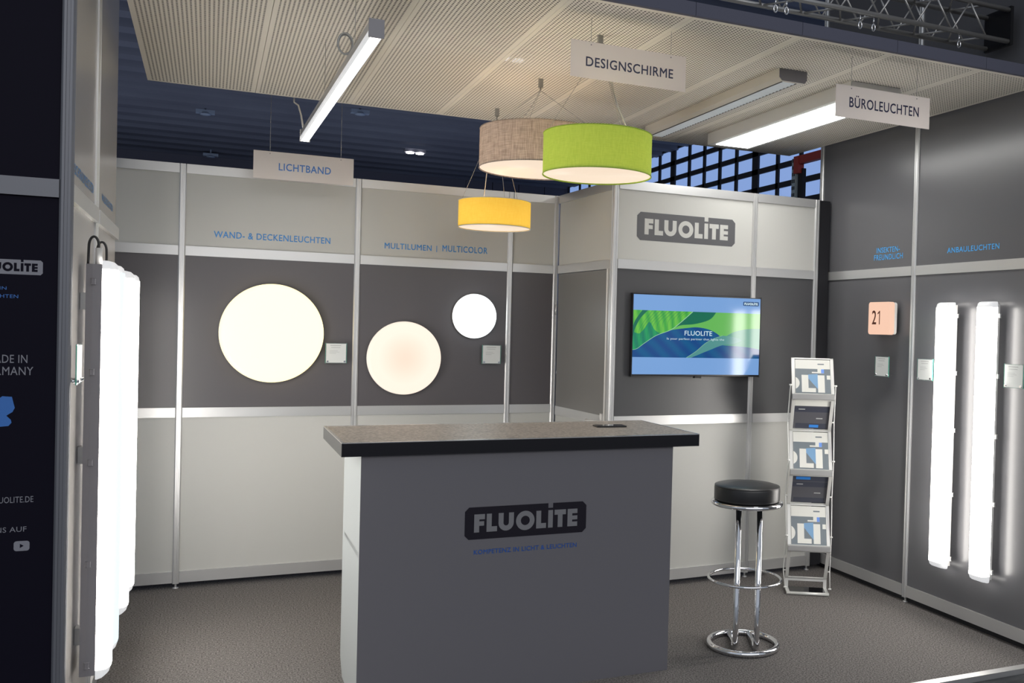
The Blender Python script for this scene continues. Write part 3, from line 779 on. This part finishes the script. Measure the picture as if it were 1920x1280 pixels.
# ------------------------------------------------------------------ tube lamps
def tube_lamp(label, base, u, n, lensmat, housing, kind, dk=1.0, hw_=.0655, nb_=.072):
    """base: point on the wall plane at lamp centre; u along wall, n outward"""
    base, u, n = Vector(base), Vector(u), Vector(n)*dk; zb, zt = .302, 1.795
    t = thing('tube_lamp', label, 'lamp', tuple(base), 0, 'long upright tube lamps on the '+kind)
    body = [(-hw_, .022), (hw_, .022), (hw_+.002, .6*nb_), (hw_, nb_), (-hw_, nb_), (-hw_-.002, .6*nb_)]
    mb = MB(); mb.prism(body, base+Zv*(zb+.018-base.z), u, n, (0, 0, zt-zb-.032)); h = obj('housing', mb, housing, t)
    # lens: rounded bar with tapering ends
    prof = [(-hw_, nb_), (-hw_, .090), (-hw_+.006, .104), (-.040, .114), (-.02, .118), (.02, .118), (.040, .114), (hw_-.006, .104), (hw_, .090), (hw_, nb_)]
    mb = MB(); rings = []
    for z, sc in ((zb, .30), (zb+.004, .62), (zb+.014, .86), (zb+.035, 1), (zt-.030, 1), (zt-.011, .9), (zt-.003, .72), (zt, .45)):
        rings.append([mb.bm.verts.new(base+Zv*(z-base.z)+u*(p[0]*(1-(1-sc)*.16))+n*(nb_+(p[1]-nb_)*sc)) for p in prof])
    for ri, (A, B) in enumerate(zip(rings, rings[1:])):
        for k in range(len(prof)-1):
            f = mb.bm.faces.new((A[k], A[k+1], B[k+1], B[k])); f.smooth = True; f.material_index = 1 if ri in (0, 1, 2, 4, 5, 6) else 0
    mb.bm.faces.new(rings[0]).material_index = 1; mb.bm.faces.new(rings[-1][::-1]).material_index = 1
    obj('lens', mb, [lensmat, M_TUBEEND], t)
    for z in (.36, .72, 1.08, 1.40, 1.72):
        for s in (-1, 1):
            mb = MB(); q = base+Zv*(z-base.z)+u*(s*(hw_+.004))+n*(nb_*.64)
            mb.obox(q, u, n, Zv, .0035, .007, .011, .002); obj('clip', mb, housing, t)
    for z in (.45, 1.1, 1.65):
        mb = MB(); mb.obox(base+Zv*(z-base.z)+n*.0115, u, n, Zv, .02, .0105, .03); obj('wall_bracket', mb, M_ALU, t)
    return t, h
Wn, Wu = -Xv, -Yv
tube_lamp('glowing tube lamp on the right wall nearer the house number', (3.987, -1.993, .3), Wu, Wn, M_TUBE, M_PLASTIC, 'right wall', .74, .053, .040)
tube_lamp('glowing tube lamp on the right wall nearer the right edge', (3.987, -2.296, .3), Wu, Wn, M_TUBE, M_PLASTIC, 'right wall', .74, .053, .040)
L1, h1 = tube_lamp('front grey bodied tube lamp of four on the left wall', (-.268, -2.205, .3), Yv, Xv, M_TUBE, M_GREYPL, 'left wall')
L2, h2_ = tube_lamp('bluish white tube lamp, second of four on the left wall', (-.268, -1.935, .3), Yv, Xv, M_TUBEC, M_GREYPL, 'left wall')
L3, h3 = tube_lamp('third of four tube lamps counted from the front of the left wall', (-.268, -1.435, .3), Yv, Xv, M_TUBE, M_PLASTIC, 'left wall')
L4, h4 = tube_lamp('rearmost of four tube lamps on the left wall', (-.268, -1.10, .3), Yv, Xv, M_TUBE, M_PLASTIC, 'left wall')
for t, y in ((L1, -2.205), (L2, -1.935)):
    pts = [(-.212, y, 1.775), (-.213, y, 1.83)]
    for k in range(1, 13):
        a = PI*k/12; pts.append((-.229+.016*math.cos(a), y, 1.846+.036*math.sin(a)))
    pts += [(-.246, y, 1.80), (-.247, y, 1.77)]
    mb = MB(); mb.tube(pts, .0045, 8); obj('cable', mb, M_BLACK, t)
    if t is L1:
        mb = MB(); mb.tube([(-.212, y, 1.775), (-.213, y, 1.842)], .011, 12); obj('plug', mb, M_PLASTIC, t)

# ------------------------------------------------------------------ house number lamp
hn = thing('house_number_lamp', 'square peach lamp with the number 21 on the right wall', 'lamp', (3.987, -1.43, 1.705))
def rbox(mb, yc, zc, h, x0, x1, r):
    mb.prism(rrect(-h, h, -h, h, r, 6), (x0, yc, zc), -Yv, Zv, (x1-x0, 0, 0))
mb = MB(); rbox(mb, -1.432, 1.706, .098, 3.987, 3.965, .016); obj('housing', mb, M_PLASTIC, hn)
mb = MB(); mb.box(3.9655, 3.972, -1.533, -1.331, 1.605, 1.807, .003)
m_side = M_PLASTIC
mb.bm.free()
mb = MB(); rbox(mb, -1.432, 1.706, .1005, 3.966, 3.932, .018); lens = obj('lens', mb, M_N21, hn)
mb = MB(); letters(mb, '2', (3.9312, 0, 0), -Yv, Zv, 1.366, 1.404, 1.668, 1.752, .9, .002); mb.flat([(1.432, 1.668), (1.440, 1.668), (1.440, 1.752), (1.434, 1.752), (1.418, 1.738), (1.418, 1.729), (1.432, 1.738)], (3.9312, 0, 0), -Yv, Zv); obj('lettering', mb, mat('brown_digits', lincol=lin((92, 48, 34)), rough=.5), lens)

# ------------------------------------------------------------------ hanging signs
def sign(label, y, x0, x1, z0, z1, txt, tx, tz, m, wx):
    t = thing('hanging_sign', label, 'sign', ((x0+x1)/2, y, z0), 0, 'white signs hung from the ceiling')
    mb = MB(); mb.box(x0, x1, y, y+.004, z0, z1); bd = obj('board', mb, M_SIGN, t)
    mb = MB(); letters(mb, txt, (0, y-.0008, 0), Xv, Zv, tx[0], tx[1], tz[0], tz[1], 1.08, .0012); obj('lettering', mb, m, bd)
    for x in wx:
        mb = MB(); mb.tube([(x, y+.002, z1-.012), (x, y+.002, HC-.0003)], .0011, 6); obj('suspension_wire', mb, M_WIRE, t)
        mb = MB(); mb.tube([(x, y-.001, z1-.012), (x, y+.005, z1-.012)], .0028, 8); obj('eyelet', mb, M_GREYPL, t)
sign('small white sign reading LICHTBAND below the back edge of the ceiling', -.335, .367, .919, 2.405, 2.562, 'LICHTBAND', (.503, .789), (2.4575, 2.4985), mat('blue_sign_print', lincol=lin((72, 128, 205)), rough=.4), (.455, .846))
sign('small white sign reading DESIGNSCHIRME above the green lamp shade', -2.43, 1.489, 2.022, 2.633, 2.784, 'DESIGNSCHIRME', (1.556, 1.959), (2.682, 2.721), M_NAVY, (1.578, 1.948))
sign('small white sign reading BÜROLEUCHTEN in front of the lit office lamp', -2.517, 2.753, 3.303, 2.598, 2.746, 'BÜROLEUCHTEN', (2.828, 3.235), (2.648, 2.704), M_NAVY, (2.838, 3.222))

# ------------------------------------------------------------------ drum pendants
def pendant(label, cx, cy, r, z0, z1, m, lobe):
    t = thing('drum_pendant', label, 'pendant lamp', (cx, cy, HC), 0, 'drum shade pendants in a row')
    n = 96
    mb = MB()
    mb.lathe((cx, cy, 0), [(r, z0), (r, z1)], n=n); bmesh.ops.delete(mb.bm, geom=[f for f in mb.bm.faces if len(f.verts) > 4], context='FACES_ONLY')
    sh = obj('lamp_shade', mb, m, t)
    mb = MB(); mb.ring((cx, cy, z0), r, .0022, n, 8); mb.ring((cx, cy, z1), r, .0022, n, 8); obj('shade_ring', mb, M_CABLE if lobe == 2 else m, sh)
    mb = MB(); mb.lathe((cx, cy, 0), [(.001, z0+.004), (r-.003, z0+.004), (r-.003, z0+.008), (.001, z0+.008)], n=n); obj('diffuser', mb, M_DIFF, t)
    mb = MB(); mb.box(cx-.011, cx+.011, cy-.008, cy+.008, HC-.045, HC); mb.tube([(cx, cy, HC-.045), (cx, cy, HC-.062)], .004, 8); obj('ceiling_clip', mb, M_WIRE, t)
    hz = HC-.06
    for k in range(3):
        a = 2*PI*k/3+.6+lobe
        mb = MB(); mb.tube([(cx, cy, hz), (cx+r*.98*math.cos(a), cy+r*.98*math.sin(a), z1)], .0011, 6); obj('suspension_wire', mb, M_WIRE, t)
    a = (2.6, -2.75, -1.2)[lobe] if False else (-.35, 2.9, 2.0)[lobe]
    e = Vector((cx+r*.6*math.cos(a), cy+r*.6*math.sin(a), z1-.02)); s = Vector((cx+.004, cy, hz+.02)); pts = []
    for i in range(13):
        f = i/12; p = s.lerp(e, f); sag = -.05*math.sin(PI*f) if lobe == 1 else -.012*math.sin(PI*f)
        pts.append(p+Vector((.004*math.sin(9*f), .004*math.cos(11*f), sag)))
    mb = MB(); mb.tube(pts, .0028, 8); obj('power_cable', mb, M_CABLE, t)
    mb = MB(); mb.lathe((cx, cy, z0+.06), [(.001, -.03), (.018, -.02), (.026, .005), (.02, .03), (.012, .045), (.012, .07), (.001, .07)], n=20); obj('bulb', mb, lamp_mat('bulb_glow', (1, .74, .45), 42), t)
pendant('green drum shade pendant, front of three', 1.700, -2.230, .2385, 2.2685, 2.446, M_GREEN, 0)
pendant('wide grey linen drum shade pendant behind the green one', 1.704, -1.420, .307, 2.411, 2.611, M_GREYF, 1)
pendant('small yellow drum shade pendant, rear and lowest of three', 1.690, -.670, .2125, 2.176, 2.332, M_YELLOW, 2)

# ------------------------------------------------------------------ strip light
sl = thing('strip_light', 'long slim glowing strip light hung from the ceiling at a slant', 'lamp', (.60, -1.82, 2.55))
pa, pb = Vector((.645, -2.835, 2.55)), Vector((.600, -.815, 2.55))
dv = (pb-pa).normalized(); sv = Vector((dv.y, -dv.x, 0)); Ls = (pb-pa).length; md = (pa+pb)/2
mb = MB(); mb.obox(md+Zv*.036, sv, dv, Zv, .0245, Ls/2-.004, .014); mb.obox(md+Zv*.054, sv, dv, Zv, .019, Ls/2-.004, .006); obj('housing', mb, M_ALU, sl)
mb = MB(); prof = [(-.0245, .022), (-.0245, .010), (-.018, .002), (-.006, -.001), (.006, -.001), (.018, .002), (.0245, .010), (.0245, .022)]
mb.prism(prof, pa+dv*.004, sv, Zv, dv*(Ls-.008)); mb.bm.normal_update()
for f in mb.bm.faces:
    if len(f.verts) == 4 and abs(f.normal.z) < .93: f.material_index = 1
obj('lens', mb, [M_STRIP, mat('strip_lens_side', lincol=(.5, .5, .5), rough=.3, emit=(.95, .97, 1), estr=.5)], sl)
for q, m in ((pa, M_GREYPL), (pb, M_PLASTIC)):
    mb = MB(); mb.obox(q+Zv*.030, sv, dv, Zv, .0255, .004, .031); obj('end_cap', mb, m, sl)
for yy in (-2.395, -1.57):
    q = pa+dv*((yy-pa.y)/dv.y)
    mb = MB(); mb.tube([q+Zv*.06, Vector((q.x, q.y, HC-.0003))], .0011, 6); obj('suspension_wire', mb, M_WIRE, sl)
q = pa+dv*.47
mb = MB(); mb.tube([q+Vector((-.03+.028*math.cos(a), 0, .10+.040*math.sin(a))) for a in [2*PI*k/20 for k in range(20)]], .0035, 8, closed=True)
mb.tube([q+Vector((-.03+.025*math.cos(a), .008, .10+.036*math.sin(a))) for a in [2*PI*k/20 for k in range(20)]], .0035, 8, closed=True); obj('cable_coil', mb, M_WIRE, sl)
mb = MB(); mb.tube([(pb.x-.02, pb.y-.12, 2.60), (pb.x-.022, pb.y-.02, 2.68), (pb.x-.02, pb.y+.2, 2.78), (pb.x-.02, -.315, 2.86), (pb.x-.02, -.31, 2.96)], .0045, 8); obj('power_cable', mb, M_PLASTIC, sl)

# ------------------------------------------------------------------ ceiling office lamps
o1 = thing('louvre_lamp', 'long ceiling lamp with silver louvre strip, unlit', 'lamp', (2.74, -1.43, HC))
prof = [(2.660, HC), (2.660, 2.843), (2.676, 2.827), (2.806, 2.827), (2.820, 2.843), (2.820, HC)]
mb = MB(); mb.prism(prof, (0, -2.186, 0), Xv, Zv, (0, 1.512, 0)); bd = obj('housing', mb, mat('lamp_cream', lincol=(.66, .63, .58), rough=.45), o1)
mb = MB(); mb.prism([(a*1.0, b_) for a, b_ in prof], (0, -2.190, 0), Xv, Zv, (0, .004, 0)); obj('end_cap', mb, M_GREYPL, o1)
mb = MB(); mb.box(2.684, 2.690, -2.17, -.70, 2.8245, 2.828); mb.box(2.766, 2.772, -2.17, -.70, 2.8245, 2.828); obj('louvre_frame', mb, M_BLACK, o1)
mb = MB(); mb.flat(R4(2.690, 2.766, -2.17, -.70), (0, 0, 2.8265), Xv, Yv); obj('reflector', mb, mat('daylight_tinted_reflector', lincol=(.85, .93, 1.0), rough=.3, metal=0), o1)  # pale blue base stands in for daylight mirrored in the silver
mb = MB()
for k in range(46):
    y = -2.16+k*.0318; mb.face([(2.690, y, 2.8265), (2.766, y, 2.8265), (2.766, y+.010, 2.8228), (2.690, y+.010, 2.8228)])
obj('louvre_blades', mb, MATS['daylight_tinted_reflector'], o1)
o2 = thing('office_lamp', 'boxy ceiling lamp with bright glowing underside', 'lamp', (3.255, -1.43, HC))
mb = MB(); mb.box(3.101, 3.414, -2.176, -.694, 2.812, HC, .003); obj('housing', mb, M_PLASTIC, o2)
mb = MB(); mb.box(3.138, 3.376, -2.12, -.745, 2.8095, 2.8125); obj('diffuser', mb, M_OFFICE, o2)

# ------------------------------------------------------------------ brochure rack and brochures
P0 = Vector((3.527, -1.337, 0)); rz = math.atan2(-.484, .876); AM = .115
rk = thing('brochure_rack', 'silver zigzag brochure rack standing between cabin and right wall', 'rack', tuple(P0), rz)
HW = .128
ZF = [1.214, .752, .288]; ZB = [1.447, .998, .537, .075]
def seg(a, b_):      # front/back points (d, z): local y = depth
    return Vector((0, a[0], a[1])), Vector((0, b_[0], b_[1]))
SEG = []
for k in range(3):
    SEG.append(((AM, ZB[k]), (0, ZF[k]+.012)))
    SEG.append(((0, ZF[k]-.014), (AM, ZB[k+1])))
for i, (a, b_) in enumerate(SEG):
    A, B = seg(a, b_); d = (B-A); Lg = d.length; d.normalize(); n = Xv.cross(d)
    mid = (A+B)/2
    mb = MB()
    for s in (-1, 1): mb.obox(mid+Xv*(s*(HW-.010)), Xv, d, n, .010, Lg/2, .004)
    mb.obox(A+d*.004, Xv, d, n, HW, .004, .004); mb.obox(B-d*.004, Xv, d, n, HW, .005, .004)
    fr = obj('tray_frame', mb, M_RACKALU, rk, local=True)
    if i % 2 == 0:
        mb = MB(); mb.obox(B+Vector((0, -.010, -.010)), Xv, Yv, Zv, HW, .012, .016, .002); obj('tray_lip', mb, M_RLIP, fr, local=True)
mb = MB()
for s in (-1, 1): mb.obox((s*(HW-.01), .06, .012), Xv, Yv, Zv, .010, .065, .006)
mb.tube([(-HW, -.004, .012), (HW, -.004, .012)], .010, 10); mb.obox((0, .12, .07), Xv, Yv, Zv, HW-.02, .006, .012)
for s in (-1, 1): mb.obox((s*(HW-.01), .118, .04), Xv, Yv, Zv, .010, .005, .035)
obj('base_frame', mb, M_RACKALU, rk, local=True)
mb = MB(); mb.flat(R4(-HW+.02, HW-.02, .005, .115), (0, 0, .02), Xv, Yv); obj('base_plate', mb, M_GLOSSBLK, rk, local=True)
for s in (-1, 1):
    mb = MB(); x = s*(HW+.008)
    pts = []
    for k in range(3):
        pts += [(x, .02, ZF[k]+.07), (x+s*.006, .09, ZF[k]-.16)]
    pts.append((x, .02, .04))
    mb.tube(pts, .0035, 8)
    for p in pts: mb.tube([(x-s*.010, p[1], p[2]), (x+s*.008, p[1], p[2])], .005, 8)
    obj('scissor_rod', mb, M_RACKALU, rk, local=True)

B_GREY = mat('brochure_grey', lincol=(.17, .20, .225), rough=.3); B_WHITE = mat('brochure_white', lincol=(.70, .70, .66), rough=.3)
B_BLUE = mat('brochure_blue', lincol=lin((120, 158, 195)), rough=.3); B_STK = mat('sticker_blue', lincol=lin((110, 150, 225)), rough=.3)
B_DK = mat('brochure_dark', lincol=(.055, .06, .085), rough=.25); B_DK2 = mat('brochure_dark_grey', lincol=(.10, .10, .115), rough=.25); B_BR = mat('brochure_bright_blue', lincol=lin((50, 130, 215)), rough=.3)
M_RK = WORLDM[rk.name]
def brochure(i, label, kind):
    a, b_ = SEG[i]; A, B = seg(a, b_); d = (B-A).normalized(); Lg = (B-A).length; upv = -d
    n = Xv.cross(upv); n = n if n.y < 0 else -n              # towards the viewer
    wv, hv = (HW-.022)*2, Lg-.022
    base = B+upv*.008+n*(.006 if kind == 0 else -.010)
    t = thing('brochure', label, 'brochure', tuple(M_RK @ base), rz, 'brochures in the zigzag rack')
    Mi = WORLDM[t.name].inverted() @ M_RK
    def put(name, mb, m, par): 
        mb.bm.transform(Mi); return obj(name, mb, m, par, local=True)
    mb = MB(); mb.obox(base+upv*(hv/2)-n*.003, Xv, upv, n, wv/2, hv/2, .003); body = put('booklet', mb, B_WHITE if kind == 0 else B_DK2, t)
    def S(x): return (x-285)/705*wv-wv/2
    def Q(y): return (830-y)/700*hv
    def rects(name, lst, m, lift, par=body):
        mb = MB()
        for q in lst: mb.flat([(S(x), Q(y)) for x, y in q], base+n*lift, Xv, upv)
        return put(name, mb, m, par)
    r = lambda x0, x1, y0, y1: [(x0, y1), (x1, y1), (x1, y0), (x0, y0)]
    if kind == 0:
        rects('cover_field', [r(286, 989, 320, 829)], B_GREY, .0004)
        rects('cover_triangle', [[(545, 440), (735, 425), (735, 740), (545, 520)]], B_BLUE, .0007)
        arc = [(286, 490)]+[(238+130*math.cos(g), 620+130*math.sin(g)) for g in [(-68+136*k/12)*PI/180 for k in range(13)]]+[(286, 750)]
        rects('cover_letters', [arc, r(410, 545, 450, 805), r(545, 692, 720, 805), r(735, 872, 450, 808), r(735, 866, 318, 410), r(620, 735, 382, 408), r(918, 989, 450, 535)], B_WHITE, .0010)
        rects('cover_sticker', [r(808, 866, 325, 408)], B_STK, .0014)
        rects('cover_print', [r(740, 870, 208, 232)], B_GREY, .0008)
    else:
        rects('cover_band', [r(286, 989, 140, 270)], B_WHITE if kind == 1 else B_DK, .0004)
        rects('cover_field', [r(286, 989, 290, 420), r(330, 960, 700, 829)], B_DK, .0006)
        rects('cover_bar', [r(610, 800, 730, 800)] if kind == 1 else [r(350, 640, 160, 230)], B_BR, .0010)
        rects('cover_print', [r(370, 500, 340, 362), r(740, 870, 560, 585)], M_PAPERTXT, .0010)
brochure(0, 'grey and white brochure with huge letters in the topmost tray', 0)
brochure(2, 'grey and white brochure with huge letters in the middle tray of the rack', 0)
brochure(4, 'grey and white brochure with huge letters in the lowest full tray', 0)
brochure(1, 'dark brochure seen from behind under the topmost tray of the rack', 1)
brochure(3, 'dark brochure with a bright blue bar under the middle rack tray', 2)
